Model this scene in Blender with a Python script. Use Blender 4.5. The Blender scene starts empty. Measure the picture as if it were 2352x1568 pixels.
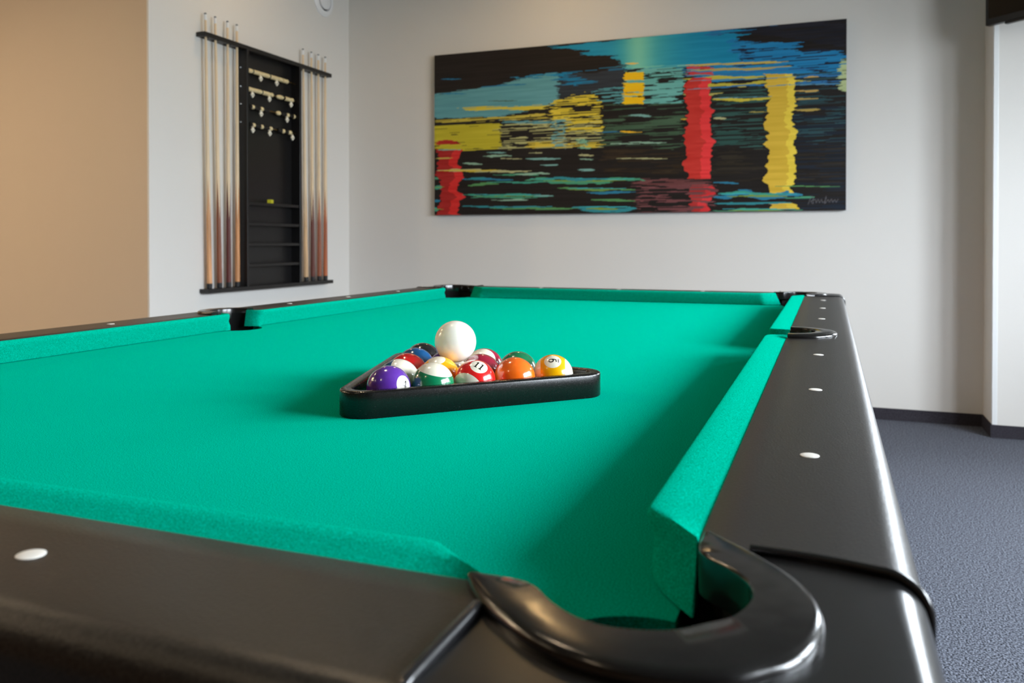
import bpy, bmesh, math, random
import numpy as np
from mathutils import Vector, Matrix

random.seed(7)
rng = np.random.default_rng(11)
SC = bpy.context.scene
COL = SC.collection
T = 0.80                      # height of the playing surface above the floor

# ------------------------------------------------------------------ camera
RT = Vector((0.933819, 0.357746, 0.000162))
UP = Vector((-0.003362, 0.008323, 0.999960))
FW = Vector((-0.357730, 0.933782, -0.008974))
cam_d = bpy.data.cameras.new('camera')
cam = bpy.data.objects.new('camera', cam_d)
COL.objects.link(cam)
m = Matrix((RT, UP, -FW)).transposed().to_4x4()
m.translation = Vector((0.11235, -0.43795, T + 0.21671))
cam.matrix_world = m
cam_d.sensor_width = 36.0
cam_d.lens = 36.0 * 1896.2 / 2352.0
cam_d.shift_y = (572.2 - 784.0) / 2352.0
cam_d.clip_start = 0.02
cam_d.dof.use_dof = True
cam_d.dof.focus_distance = 1.08
cam_d.dof.aperture_fstop = 9.0
SC.camera = cam

# ------------------------------------------------------------------ world, light, exposure
w = bpy.data.worlds.new('world'); SC.world = w; w.use_nodes = True
# overcast daylight: a bright even sky above the horizon, dull ground below it
WN, WL = w.node_tree.nodes, w.node_tree.links
bg = WN['Background']; bg.inputs[1].default_value = 62.0
wg = WN.new('ShaderNodeNewGeometry'); wx = WN.new('ShaderNodeSeparateXYZ'); WL.new(wg.outputs['Incoming'], wx.inputs[0])
wr = WN.new('ShaderNodeMapRange'); wr.inputs['From Min'].default_value = 1.0; wr.inputs['From Max'].default_value = -1.0   # Incoming points back at the viewer
WL.new(wx.outputs['Z'], wr.inputs['Value'])
wc = WN.new('ShaderNodeValToRGB'); WL.new(wr.outputs[0], wc.inputs[0]); WL.new(wc.outputs[0], bg.inputs[0])
ce = wc.color_ramp.elements
ce[0].position = 0.0; ce[0].color = (0.08, 0.08, 0.076, 1)
ce[1].position = 1.0; ce[1].color = (0.91, 0.985, 1.05, 1)
for pos, cl in ((0.38, (0.13, 0.13, 0.125, 1)), (0.47, (0.29, 0.318, 0.338, 1)), (0.53, (0.445, 0.488, 0.53, 1)), (0.63, (0.75, 0.825, 0.90, 1))):
    k_ = ce.new(pos); k_.color = cl
vs = SC.view_settings
vs.view_transform = 'Standard'; vs.look = 'None'; vs.gamma = 1.0; vs.exposure = 0.0
vs.use_curve_mapping = False

XR = 2.75                     # inner face of the window wall
WINDOWS = [(-0.20, 1.30), (1.50, 3.00)]
WZ0, WZ1 = 1.25, 2.38
for (a, b) in WINDOWS:        # light portals: guide the sampling of the sky through the two windows, they give no light of their own
    ld = bpy.data.lights.new('window_portal', 'AREA')
    ld.shape = 'RECTANGLE'; ld.size = WZ1 - WZ0; ld.size_y = b - a
    ld.cycles.is_portal = True
    lo = bpy.data.objects.new('window_portal', ld); COL.objects.link(lo)
    lo.location = (XR + 0.20, (a + b) / 2, (WZ0 + WZ1) / 2)
    lo.rotation_euler = (0, math.radians(90), 0)     # -Z of the lamp looks along -X

WIN3 = (1.55, 2.35)           # third window, in the wall beside the pillar
ld = bpy.data.lights.new('window_portal', 'AREA'); ld.shape = 'RECTANGLE'; ld.size = WIN3[1] - WIN3[0]; ld.size_y = WZ1 - WZ0; ld.cycles.is_portal = True
lo = bpy.data.objects.new('window_portal', ld); COL.objects.link(lo)
lo.location = ((WIN3[0] + WIN3[1]) / 2, 4.461 + 0.20, (WZ0 + WZ1) / 2); lo.rotation_euler = (math.radians(-90), 0, 0)

# ------------------------------------------------------------------ helpers
def lin(r, g, b):
    f = lambda c: (c / 255 / 12.92) if c / 255 <= 0.04045 else ((c / 255 + 0.055) / 1.055) ** 2.4
    return (f(r), f(g), f(b), 1.0)

def new_mat(name, color=(0.5, 0.5, 0.5, 1), rough=0.5, spec=0.5, metal=0.0, coat=0.0, coat_rough=0.05, sheen=0.0):
    mt = bpy.data.materials.new(name); mt.use_nodes = True
    b = mt.node_tree.nodes['Principled BSDF']
    b.inputs['Base Color'].default_value = color
    b.inputs['Roughness'].default_value = rough
    b.inputs['Specular IOR Level'].default_value = spec
    b.inputs['Metallic'].default_value = metal
    b.inputs['Coat Weight'].default_value = coat
    b.inputs['Coat Roughness'].default_value = coat_rough
    b.inputs['Sheen Weight'].default_value = sheen
    return mt

def nodes(mt):
    return mt.node_tree.nodes, mt.node_tree.links, mt.node_tree.nodes['Principled BSDF']

def add_noise(mt, scale, detail, col_a=None, col_b=None, bump=0.0, bump_dist=0.001, lo=0.35, hi=0.65, stretch=None, rough=None):
    """noise driven colour variation and fine relief, in object space"""
    N, Lk, b = nodes(mt)
    tc = N.new('ShaderNodeTexCoord'); mp = N.new('ShaderNodeMapping')
    Lk.new(tc.outputs['Object'], mp.inputs['Vector'])
    if stretch: mp.inputs['Scale'].default_value = stretch
    nz = N.new('ShaderNodeTexNoise'); nz.inputs['Scale'].default_value = scale; nz.inputs['Detail'].default_value = detail
    Lk.new(mp.outputs[0], nz.inputs['Vector'])
    if col_a:
        rp = N.new('ShaderNodeValToRGB')
        rp.color_ramp.elements[0].position = lo; rp.color_ramp.elements[0].color = col_a
        rp.color_ramp.elements[1].position = hi; rp.color_ramp.elements[1].color = col_b
        Lk.new(nz.outputs['Fac'], rp.inputs[0]); Lk.new(rp.outputs[0], b.inputs['Base Color'])
    if rough:
        mr = N.new('ShaderNodeMapRange'); mr.inputs['To Min'].default_value = rough[0]; mr.inputs['To Max'].default_value = rough[1]
        mr.inputs['From Min'].default_value = 0.3; mr.inputs['From Max'].default_value = 0.7
        Lk.new(nz.outputs['Fac'], mr.inputs['Value']); Lk.new(mr.outputs[0], b.inputs['Roughness'])
    if bump:
        bp = N.new('ShaderNodeBump'); bp.inputs['Strength'].default_value = bump; bp.inputs['Distance'].default_value = bump_dist
        Lk.new(nz.outputs['Fac'], bp.inputs['Height']); Lk.new(bp.outputs[0], b.inputs['Normal'])
    return mt

def finish(bm, angle=40.0, smooth=True):
    bmesh.ops.recalc_face_normals(bm, faces=bm.faces)
    if smooth:
        th = math.radians(angle)
        for f in bm.faces: f.smooth = True
        for e in bm.edges:
            e.smooth = len(e.link_faces) == 2 and e.calc_face_angle(0) < th
    return bm

def obj(name, bm, mat, parent=None, loc=None, smooth=True, angle=40.0):
    finish(bm, angle, smooth)
    me = bpy.data.meshes.new(name); bm.to_mesh(me); bm.free()
    if mat: me.materials.append(mat)
    o = bpy.data.objects.new(name, me); COL.objects.link(o)
    if loc is not None: o.location = loc
    if parent is not None: o.parent = parent
    return o

def thing(name, label, cat, loc=(0, 0, 0), group=None):
    o = bpy.data.objects.new(name, None); COL.objects.link(o)
    o.empty_display_size = 0.05; o.location = loc
    return tag(o, label, cat, group)

def tag(o, label=None, cat=None, group=None, kind=None):
    if label: o['label'] = label
    if cat: o['category'] = cat
    if group: o['group'] = group
    if kind: o['kind'] = kind
    return o

def add_box(bm, lo, hi, bevel=0.0, seg=2):
    vs_ = [bm.verts.new((x, y, z)) for x in (lo[0], hi[0]) for y in (lo[1], hi[1]) for z in (lo[2], hi[2])]
    fs = [bm.faces.new([vs_[i] for i in q]) for q in ((0, 1, 3, 2), (4, 6, 7, 5), (0, 4, 5, 1), (2, 3, 7, 6), (0, 2, 6, 4), (1, 5, 7, 3))]
    if bevel:
        es = list({e for f in fs for e in f.edges})
        bmesh.ops.bevel(bm, geom=es, offset=bevel, segments=seg, profile=0.5, affect='EDGES')
    return bm

def box(lo, hi, bevel=0.0, seg=2):
    return add_box(bmesh.new(), lo, hi, bevel, seg)

def add_lathe(bm, prof, seg=24, M=None):
    """prof: (radius, z) pairs, turned about Z, capped"""
    rings = []
    for r, z in prof:
        rings.append([bm.verts.new((r * math.cos(2 * math.pi * k / seg), r * math.sin(2 * math.pi * k / seg), z)) for k in range(seg)])
    for a, b in zip(rings, rings[1:]):
        for k in range(seg):
            bm.faces.new((a[k], a[(k + 1) % seg], b[(k + 1) % seg], b[k]))
    bm.faces.new(rings[0][::-1]); bm.faces.new(rings[-1])
    if M is not None:
        for ring in rings:
            for v in ring: v.co = M @ v.co
    return bm

def lathe(prof, seg=24, M=None):
    return add_lathe(bmesh.new(), prof, seg, M)

def add_loft(bm, rows, cap=True, closed=False):
    """rows of points of equal length; closed joins the first and last column"""
    V = [[bm.verts.new(p) for p in row] for row in rows]
    n = len(V[0])
    for a, b in zip(V, V[1:]):
        for k in range(n if closed else n - 1):
            k2 = (k + 1) % n
            try: bm.faces.new((a[k], a[k2], b[k2], b[k]))
            except ValueError: pass
    if cap:
        for row in (V[0], V[-1]):
            try: bm.faces.new(row)
            except ValueError: pass
    return bm

def add_tube(bm, pts, r, seg=10):
    pts = [Vector(p) for p in pts]; rows = []
    for i, p in enumerate(pts):
        d = (pts[min(i + 1, len(pts) - 1)] - pts[max(i - 1, 0)]).normalized()
        a = d.orthogonal().normalized() if i == 0 else (prev - d * prev.dot(d)).normalized()
        prev = a; b = d.cross(a)
        rows.append([p + a * r * math.cos(2 * math.pi * k / seg) + b * r * math.sin(2 * math.pi * k / seg) for k in range(seg)])
    return add_loft(bm, rows, True, True)

def catmull(pts, per=6):
    P = [np.array(p, float) for p in pts]
    P = [2 * P[0] - P[1]] + P + [2 * P[-1] - P[-2]]
    out = []
    for i in range(1, len(P) - 2):
        for k in range(per):
            t = k / per
            out.append(0.5 * ((2 * P[i]) + (-P[i - 1] + P[i + 1]) * t + (2 * P[i - 1] - 5 * P[i] + 4 * P[i + 1] - P[i + 2]) * t * t
                              + (-P[i - 1] + 3 * P[i] - 3 * P[i + 1] + P[i + 2]) * t ** 3))
    out.append(P[-2])
    return out

def resample(pts, n):
    P = np.array(pts, float); d = np.r_[0, np.cumsum(np.linalg.norm(np.diff(P, axis=0), axis=1))]
    t = np.linspace(0, d[-1], n)
    return [tuple(np.interp(ti, d, P[:, k]) for k in range(P.shape[1])) for ti in t]

# ------------------------------------------------------------------ materials
M = {}
M['wall'] = add_noise(new_mat('wall_paint', lin(226, 224, 220), 0.75, 0.3), 160, 3, bump=0.12, bump_dist=0.002)
M['wall_warm_lit'] = add_noise(new_mat('wall_paint_warm_lit', lin(214, 196, 174), 0.7, 0.3), 160, 3, bump=0.12, bump_dist=0.002)  # beige puts part of the lamps' warm light into the paint colour
M['ceiling'] = new_mat('ceiling_paint', lin(168, 167, 164), 0.9, 0.2)
M['wall_unseen'] = add_noise(new_mat('unseen_wall_brown', lin(128, 100, 74), 0.6, 0.3), 6, 4, lin(112, 84, 60), lin(142, 112, 84), stretch=(4, 4, 0.4))  # unseen walls: brown finish invented to cut the light bounced on to the table
M['carpet'] = add_noise(new_mat('carpet', rough=0.95, spec=0.1), 190, 4, lin(44, 46, 54), lin(132, 137, 150), 1.0, 0.008, 0.40, 0.62)
M['skirting'] = add_noise(new_mat('carpet_skirting', rough=0.95, spec=0.1), 300, 3, lin(38, 36, 42), lin(72, 70, 78), 0.5, 0.003)
M['bead'] = new_mat('white_trim', lin(235, 238, 240), 0.4)
M['cloth'] = new_mat('green_baize', (0, .3, .2, 1), 1.0, 0.0, sheen=0.31)
M['cloth'].node_tree.nodes['Principled BSDF'].inputs['Sheen Tint'].default_value = (0.0, 0.62, 0.40, 1)
M['cloth'].node_tree.nodes['Principled BSDF'].inputs['Sheen Roughness'].default_value = 0.55
add_noise(M['cloth'], 1000, 2, lin(0, 112, 84), lin(0, 172, 147), 0.45, 0.0007, 0.36, 0.64)
M['vinyl'] = new_mat('black_vinyl', lin(34, 32, 31), 0.42, 0.5)
add_noise(M['vinyl'], 520, 3, lin(20, 19, 18), lin(42, 39, 37), 0.40, 0.0007, 0.38, 0.62, rough=(0.33, 0.41))
M['corner'] = new_mat('black_corner_vinyl', lin(20, 20, 21), 0.30, 0.5)
add_noise(M['corner'], 500, 3, bump=0.08, bump_dist=0.0004)
M['plastic'] = new_mat('black_pocket_plastic', lin(18, 17, 17), 0.2, 0.5)
add_noise(M['plastic'], 24, 2, bump=0.16, bump_dist=0.004, rough=(0.12, 0.24))
M['trimbead'] = new_mat('glossy_black_bead', lin(22, 22, 24), 0.22, 0.6)
M['liner'] = new_mat('pocket_liner', lin(12, 13, 13), 0.75, 0.15)
M['sight'] = new_mat('pearl_sight', lin(236, 234, 228), 0.4, 0.4)
M['cabinet'] = add_noise(new_mat('black_cabinet', lin(22, 21, 21), 0.4), 60, 3, bump=0.05)
M['triangle'] = new_mat('black_stained_wood', lin(17, 16, 16), 0.24, 0.5)
add_noise(M['triangle'], 420, 4, lin(13, 12, 12), lin(120, 124, 128), 0.05, 0.0003, 0.70, 0.86, stretch=(1, 1, 3), rough=(0.2, 0.3))
M['rackblack'] = add_noise(new_mat('black_lacquered_wood', lin(20, 19, 20), 0.38), 40, 3, bump=0.04)
M['rubber'] = new_mat('black_rubber', lin(26, 26, 28), 0.6)
M['ferrule'] = new_mat('white_ferrule', lin(236, 238, 240), 0.35)
M['tip'] = new_mat('leather_tip', lin(60, 72, 84), 0.85)
M['cream'] = add_noise(new_mat('cream_wood_bead', lin(226, 208, 160), 0.4), 90, 2, lin(216, 196, 148), lin(234, 218, 172))
M['blackbead'] = new_mat('black_bead', lin(16, 16, 16), 0.35)
M['brass'] = new_mat('brass_rod', lin(190, 160, 95), 0.3, metal=1.0)
M['steel'] = new_mat('steel_screw', lin(190, 200, 210), 0.25, metal=1.0)
M['tagwhite'] = new_mat('ivory_tag', lin(248, 243, 226), 0.6, 0.3)
M['tagdot'] = new_mat('tag_hole', lin(60, 56, 50), 0.6)
M['chalk'] = new_mat('yellow_chalk_paper', lin(210, 205, 40), 0.6)
M['chalkdark'] = new_mat('chalk_dark_side', lin(40, 42, 16), 0.8)
M['white'] = new_mat('white_enamel', lin(236, 238, 242), 0.3)
M['dark'] = new_mat('dark_gap', lin(30, 30, 32), 0.8)
M['tv'] = new_mat('black_plastic_frame', lin(18, 18, 20), 0.35)
M['screen'] = new_mat('dark_screen', lin(6, 7, 8), 0.35, 0.15)
M['frame'] = new_mat('white_window_frame', lin(238, 238, 236), 0.4)
M['pane'] = bpy.data.materials.new('window_glass'); M['pane'].use_nodes = True
nt = M['pane'].node_tree; nt.nodes.clear()
g1 = nt.nodes.new('ShaderNodeBsdfTransparent'); g2 = nt.nodes.new('ShaderNodeBsdfGlossy'); g2.inputs['Roughness'].default_value = 0.02
g3 = nt.nodes.new('ShaderNodeMixShader'); g3.inputs[0].default_value = 0.07; g4 = nt.nodes.new('ShaderNodeOutputMaterial')
nt.links.new(g1.outputs[0], g3.inputs[1]); nt.links.new(g2.outputs[0], g3.inputs[2]); nt.links.new(g3.outputs[0], g4.inputs[0])
M['inkblack'] = new_mat('ink', lin(20, 18, 18), 0.25)
M['sidecanvas'] = new_mat('canvas_edge', lin(24, 22, 24), 0.6)

# ------------------------------------------------------------------ the room
X0, Y0, YB, XL, YE = -7.0, -3.4, 4.734, -3.135, 2.846
ZC = 2.95
PX, PY = 0.912, 4.461        # corner of the pillar
def struct(name, bm, mat, parent=None):
    o = obj(name, bm, mat, parent, smooth=False)
    if parent is None: o['kind'] = 'structure'
    return o
struct('floor', box((X0, Y0, -0.1), (XR, YB, 0)), M['carpet'])
struct('ceiling', box((X0, Y0, ZC), (XR, YB, ZC + 0.1)), M['ceiling'])
struct('wall_back', box((XL, YB, 0), (PX, YB + 0.15, ZC)), M['wall'])
struct('wall_left', box((XL - 0.15, YE + 0.15, 0), (XL, YB + 0.15, ZC)), M['wall'])
struct('wall_left_end', box((XL - 0.01, YE + 0.004, 0), (XL, YE + 0.15, ZC)), M['wall'])
struct('wall_left_return', box((X0, YE, 0), (XL - 0.01, YE + 0.15, ZC)), M['wall_warm_lit'])
bm = bmesh.new()
add_box(bm, (PX, PY, 0), (WIN3[0], YB + 0.15, ZC)); add_box(bm, (WIN3[1], PY, 0), (XR + 0.25, PY + 0.25, ZC))
add_box(bm, (WIN3[0], PY, 0), (WIN3[1], PY + 0.25, WZ0)); add_box(bm, (WIN3[0], PY, WZ1), (WIN3[1], PY + 0.25, ZC))
struct('wall_pillar', bm, M['wall'])
struct('wall_near', box((X0, Y0 - 0.15, 0), (XR, Y0, ZC)), M['wall_unseen'])
struct('wall_far_left', box((X0 - 0.15, Y0, 0), (X0, YE + 0.15, ZC)), M['wall_unseen'])
bm = bmesh.new()
ys = [Y0] + [v for ab in WINDOWS for v in ab] + [PY]
add_box(bm, (XR, Y0, 0), (XR + 0.25, PY, WZ0)); add_box(bm, (XR, Y0, WZ1), (XR + 0.25, PY, ZC))
for a, b in ((ys[0], ys[1]), (ys[2], ys[3]), (ys[4], ys[5])): add_box(bm, (XR, a, WZ0), (XR + 0.25, b, WZ1))
struct('wall_right', bm, M['wall'])
for i, (a, b) in enumerate(WINDOWS):
    bm = bmesh.new(); t = 0.06
    add_box(bm, (XR + 0.09, a, WZ0), (XR + 0.16, b, WZ0 + t)); add_box(bm, (XR + 0.09, a, WZ1 - t), (XR + 0.16, b, WZ1))
    for yy in (a, (a + b - t) / 2, b - t): add_box(bm, (XR + 0.09, yy, WZ0 + t), (XR + 0.16, yy + t, WZ1 - t))
    wo = struct('window_%d' % (i + 1), bm, M['frame'])
    for a2, b2 in ((a + t, (a + b - t) / 2), ((a + b + t) / 2, b - t)):
        struct('pane', box((XR + 0.12, a2, WZ0 + t), (XR + 0.13, b2, WZ1 - t)), M['pane'], wo)
    struct('window_sill', box((XR - 0.06, a - 0.04, WZ0 - 0.03), (XR + 0.09, b + 0.04, WZ0)), M['frame'], wo)
bm = bmesh.new(); t = 0.06; a, b = WIN3
add_box(bm, (a, PY + 0.09, WZ0), (b, PY + 0.16, WZ0 + t)); add_box(bm, (a, PY + 0.09, WZ1 - t), (b, PY + 0.16, WZ1))
for xx in (a, b - t): add_box(bm, (xx, PY + 0.09, WZ0 + t), (xx + t, PY + 0.16, WZ1 - t))
wo = struct('window_3', bm, M['frame'])
struct('pane', box((a + t, PY + 0.12, WZ0 + t), (b - t, PY + 0.13, WZ1 - t)), M['pane'], wo)
struct('window_sill', box((a - 0.04, PY - 0.06, WZ0 - 0.03), (b + 0.04, PY + 0.09, WZ0)), M['frame'], wo)
SK = 0.066
struct('baseboard_back', box((XL, YB - 0.008, 0), (PX, YB, SK)), M['skirting'])
struct('baseboard_pillar', add_box(box((PX - 0.008, PY - 0.008, 0), (PX, YB - 0.008, SK)), (PX, PY - 0.008, 0), (XR, PY, SK)), M['skirting'])
struct('baseboard_left', box((XL, YE, 0), (XL + 0.008, YB - 0.008, SK)), M['skirting'])
struct('baseboard_return', box((X0, YE - 0.008, 0), (XL + 0.008, YE, SK)), M['skirting'])
struct('trim_1', box((PX - 0.002, PY - 0.002, SK), (PX + 0.022, PY + 0.02, ZC), 0.002), M['bead'])
struct('trim_2', box((XL - 0.012, YE - 0.001, SK), (XL + 0.0012, YE + 0.012, ZC), 0.0008), M['wall'])

# ------------------------------------------------------------------ pool table
L, W, c, zr = 2.4916, 1.2394, 0.0409, 0.0387
YC = L / 2
OUT, RR = 0.162, 0.020        # outer edge of the rails and its rounding
table = thing('pool_table', 'black pool table with green cloth, black rails and white diamond sights', 'pool table', (-W / 2, L / 2, 0))
TO = Vector((-W / 2, L / 2, 0))
def tp(bm):                   # table parts are modelled in world coordinates, table height, then shifted to the table's origin
    for v in bm.verts: v.co = Vector((v.co.x, v.co.y, v.co.z + T)) - TO
    return bm
def tpart(name, bm, mat, parent=None, angle=40.0):
    return obj(name, tp(bm), mat, parent or table, angle=angle)

MAPS = {'right': lambda t, n: (n, t), 'left': lambda t, n: (-W - n, t), 'near': lambda t, n: (-t, -n), 'far': lambda t, n: (-t, L + n)}
# bed: slate wrapped in cloth, cut round the six pockets
def arc(cx, cy, r, a0, a1, n=18):
    return [(cx + r * math.cos(math.radians(a0 + (a1 - a0) * k / n)), cy + r * math.sin(math.radians(a0 + (a1 - a0) * k / n))) for k in range(n + 1)]
e_ = 0.036
hc, hr = 0.0218, 0.0556
def corner_cut():             # near right corner, from the right edge to the near edge
    pts = [q for q in arc(hc, -hc, hr, 60, 210, 30) if q[0] < e_ and q[1] > -e_]
    return pts
sn, sr = 0.028, 0.058
half = math.sqrt(sr ** 2 - (e_ - sn) ** 2)
side_cut = [q for q in arc(sn, YC, sr, 270, 90, 30) if q[0] < e_]
right = corner_cut()[::-1]    # near edge -> right edge
poly = []
poly += right
poly += side_cut
fl = lambda pts: [(x, L - y) for x, y in pts][::-1]
mir = lambda pts: [(-W - x, y) for x, y in pts][::-1]
half_right = right + side_cut + fl(right)
poly = half_right + mir(half_right)
bm = bmesh.new()
vt = [bm.verts.new((x, y, 0.0)) for x, y in poly]; vb = [bm.verts.new((x, y, -0.028)) for x, y in poly]
ft = bm.faces.new(vt); fb = bm.faces.new(vb[::-1])
for k in range(len(poly)):
    k2 = (k + 1) % len(poly); bm.faces.new((vt[k], vb[k], vb[k2], vt[k2]))
bmesh.ops.triangulate(bm, faces=[ft, fb])
tpart('playing_surface', bm, M['cloth'], angle=30)

# cushions
CORNER_END = [(0.056, 0.0402), (0.0665, 0.0310), (0.077, 0.0218), (0.087, 0.0130), (0.0955, 0.0056), (0.0995, 0.0027), (0.104, 0.0008), (0.110, 0.0)]
SIDE_END = [(0.047, 0.0402), (0.050, 0.026), (0.053, 0.0140), (0.057, 0.0060), (0.062, 0.0018), (0.069, 0.0003), (0.078, 0.0)]
def cushion(side, stations):
    bm = bmesh.new(); rows = []
    for t, nn, uf, ln_ in stations:
        k = max(0.02, (c - nn) / c)
        prof = [(c, 0.0016), (nn + 0.015 * k * uf, 0.0016), (nn + 0.0105 * k * uf, 0.012), (nn + 0.0050 * k, 0.024), (nn + 0.0012 * k, 0.0325), (nn, 0.0362),
                (nn + 0.0006 * k, 0.0392), (nn + 0.0026 * k, 0.0414), (nn + 0.0062 * k, 0.0422), (nn + 0.5 * (c - nn), 0.0402), (c, 0.0376)]
        rows.append([Vector((*MAPS[side](t + ln_ * max(0, 1 - z / 0.040), n), z)) for n, z in prof])
    add_loft(bm, rows, True, True)
    return tpart('cushion', bm, M['cloth'], angle=34)
def ends(start, start_kind, end, end_kind):
    S = []
    E1 = CORNER_END if start_kind == 'c' else SIDE_END
    E2 = CORNER_END if end_kind == 'c' else SIDE_END
    for kind, E_, base_, sg in ((start_kind, E1, start, 1), (end_kind, E2, end, -1)):
        part = []
        for i, (d, n) in enumerate(E_):
            f = i / (len(E_) - 1)                       # 0 at the pocket, 1 where the straight nose begins
            lean = (0.018 if kind == 'c' else 0.008) * max(0, 1 - f * 1.25)
            part.append((base_ + sg * d, n, f * 2 - 1, -sg * lean))
        S += part if sg > 0 else part[::-1]
    return S
for sd in ('right', 'left'):
    cushion(sd, ends(0, 'c', YC, 's')); cushion(sd, ends(YC, 's', L, 'c'))
for sd in ('near', 'far'):
    cushion(sd, ends(0, 'c', W, 'c'))

# rails
def rail_prof(n_in, out=OUT, top=zr, rr=RR):
    P = [(n_in, -0.09), (n_in, top - 0.0006), (n_in + 0.0008, top)]
    for k in range(1, 4): P.append((n_in + (out - rr - n_in) * k / 4, top))
    for k in range(0, 9):
        a = math.radians(90 - 90 * k / 8); P.append((out - rr + rr * math.cos(a), top - rr + rr * math.sin(a)))
    P += [(out, -0.10), (out - 0.004, -0.105), (out - 0.03, -0.105)]
    return P
def seam_t(n): return 0.056 - 0.0135 * max(0, (n - 0.08) / 0.077) ** 2
def rail(side, length, notch):
    ts = list(np.linspace(0.0, length, 9))
    if notch:
        ts = [t for t in ts if abs(t - YC) > 0.07] + [YC + 0.0625 * math.sin(math.radians(a)) for a in range(-90, 91, 9)]
        ts = sorted(ts)
    rows = []
    for i, t in enumerate(ts):
        n_in = c
        if notch and abs(t - YC) < 0.0625: n_in = c + 0.052 * math.sqrt(max(0, 1 - ((t - YC) / 0.0625) ** 2))
        row = []
        for n, z in rail_prof(n_in):
            tt = t
            if i == 0: tt = seam_t(n) if notch else 0.047
            if i == len(ts) - 1: tt = length - (seam_t(n) if notch else 0.047)
            row.append(Vector((*MAPS[side](tt, n), z)))
        rows.append(row)
    bm = bmesh.new(); add_loft(bm, rows, True, False)
    return tpart('rail', bm, M['vinyl'], angle=50)
rail('right', L, True); rail('left', L, True); rail('near', W, False); rail('far', W, False)

# corner covers, pocket castings, liners, seam beads: modelled for the near right corner and mirrored
CM = {'nr': lambda x, y: (x, y), 'nl': lambda x, y: (-W - x, y), 'fr': lambda x, y: (x, L - y), 'fl': lambda x, y: (-W - x, L - y)}
def corner_cover(mp):
    inner = [(0.083, 0.058)] + arc(0.015, -0.015, 0.068, 48, -138, 40) + [(-0.058, -0.083)]
    ro = 0.028
    outer = [(OUT, 0.058)] + [(OUT - ro + ro * math.cos(math.radians(a)), -OUT + ro + ro * math.sin(math.radians(a))) for a in range(0, -91, -9)] + [(-0.058, -OUT)]
    N = 44
    inner, outer = resample(inner, N), resample(outer, N)
    rows = []; top = zr - 0.0014
    for (ix, iy), (ox, oy) in zip(inner, outer):
        I, O = np.array((ix, iy)), np.array((ox, oy)); d = O - I; D = np.linalg.norm(d); d = d / D
        rr = 0.020
        P = [(I, -0.09), (I, top)]
        for k in range(1, 4): P.append((I + d * (D - rr) * k / 4, top))
        for k in range(9):
            a = math.radians(90 - 90 * k / 8); P.append((I + d * (D - rr + rr * math.cos(a)), top - rr + rr * math.sin(a)))
        P += [(O, -0.10), (O - d * 0.03, -0.105)]
        rows.append([Vector((*mp(*q), z)) for q, z in P])
    bm = bmesh.new(); add_loft(bm, rows, True, False)
    return tpart('corner_cover', bm, M['corner'], angle=50)
sym = lambda pts: pts + [(-y, -x) for x, y in pts][::-1][1:]
C_OUT = catmull(sym([(0.0475, 0.0625), (0.0570, 0.0560), (0.0705, 0.0445), (0.0825, 0.0310), (0.0970, 0.0125), (0.1066, -0.0066), (0.1115, -0.0290), (0.1100, -0.0530), (0.1025, -0.0750), (0.0895, -0.0895)]), 5)
C_IN = catmull(sym([(0.0440, 0.0590), (0.0440, 0.0360), (0.0487, 0.0240), (0.0632, 0.0105), (0.0740, -0.0045), (0.0778, -0.0190), (0.0762, -0.0345), (0.0700, -0.0500), (0.0600, -0.0600)]), 5)
S_OUT = [(c + 0.002 + 0.087 * math.sin(math.radians(a)) ** 0.9, YC - 0.078 * math.cos(math.radians(a))) for a in range(0, 181, 6)]
S_IN = [(c + 0.002 + 0.047 * math.sin(math.radians(a)) ** 0.9, YC - 0.054 * math.cos(math.radians(a))) for a in range(0, 181, 6)]
def casting(mp, C_OUT, C_IN, N=56, lift=0.0062):
    o_, i_ = resample(C_OUT, N), resample(C_IN, N)
    rows = []
    for a, b in zip(i_, o_):
        I, O = np.array(a), np.array(b); d = O - I; D = np.linalg.norm(d); d = d / max(D, 1e-6)
        tz = zr + lift; e1 = min(0.0065, D * 0.3)
        P = [(0.0005, 0.020), (0.0, tz - 0.0022), (0.0004, tz - 0.0008), (0.0014, tz), (D * 0.4, tz + 0.0002), (D - e1 - 0.0005, tz),
             (D - e1 * 0.70, tz - 0.0003), (D - e1 * 0.42, tz - 0.0011), (D - e1 * 0.18, tz - 0.0026), (D - e1 * 0.04, tz - 0.0045), (D, tz - 0.0062), (D - 0.0004, zr - 0.004), (D * 0.5, zr - 0.005)]
        rows.append([Vector((*mp(*(I + d * s)), z)) for s, z in P])
    bm = bmesh.new(); add_loft(bm, rows, True, True)
    return tpart('pocket_casting', bm, M['plastic'], angle=38)
def liner(mp, cx, cy, r0, r1):
    bm = bmesh.new(); rows = []
    for z, r in ((zr - 0.004, r0), (-0.03, r0), (-0.075, r0 * 0.96), (-0.115, r0 * 0.75), (-0.13, r1)):
        rows.append([Vector((*mp(cx + r * math.cos(2 * math.pi * k / 36), cy + r * math.sin(2 * math.pi * k / 36)), z)) for k in range(36)])
    # only the part of the wall that lies outside the bed is needed above it; below the bed it is a full cup
    V = [[bm.verts.new(p) for p in row] for row in rows]
    for j, (a, b) in enumerate(zip(V, V[1:])):
        for k in range(36):
            k2 = (k + 1) % 36
            if j == 0:
                am = 2 * math.pi * (k + 0.5) / 36
                if cx > 0.03 and math.cos(am) < -0.1: continue
                if cx <= 0.03 and math.cos(am - math.radians(-45)) < -0.15: continue
            bm.faces.new((a[k], a[k2], b[k2], b[k]))
    bm.faces.new(V[-1])
    o = tpart('pocket_liner', bm, M['liner'])
    return o
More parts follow.
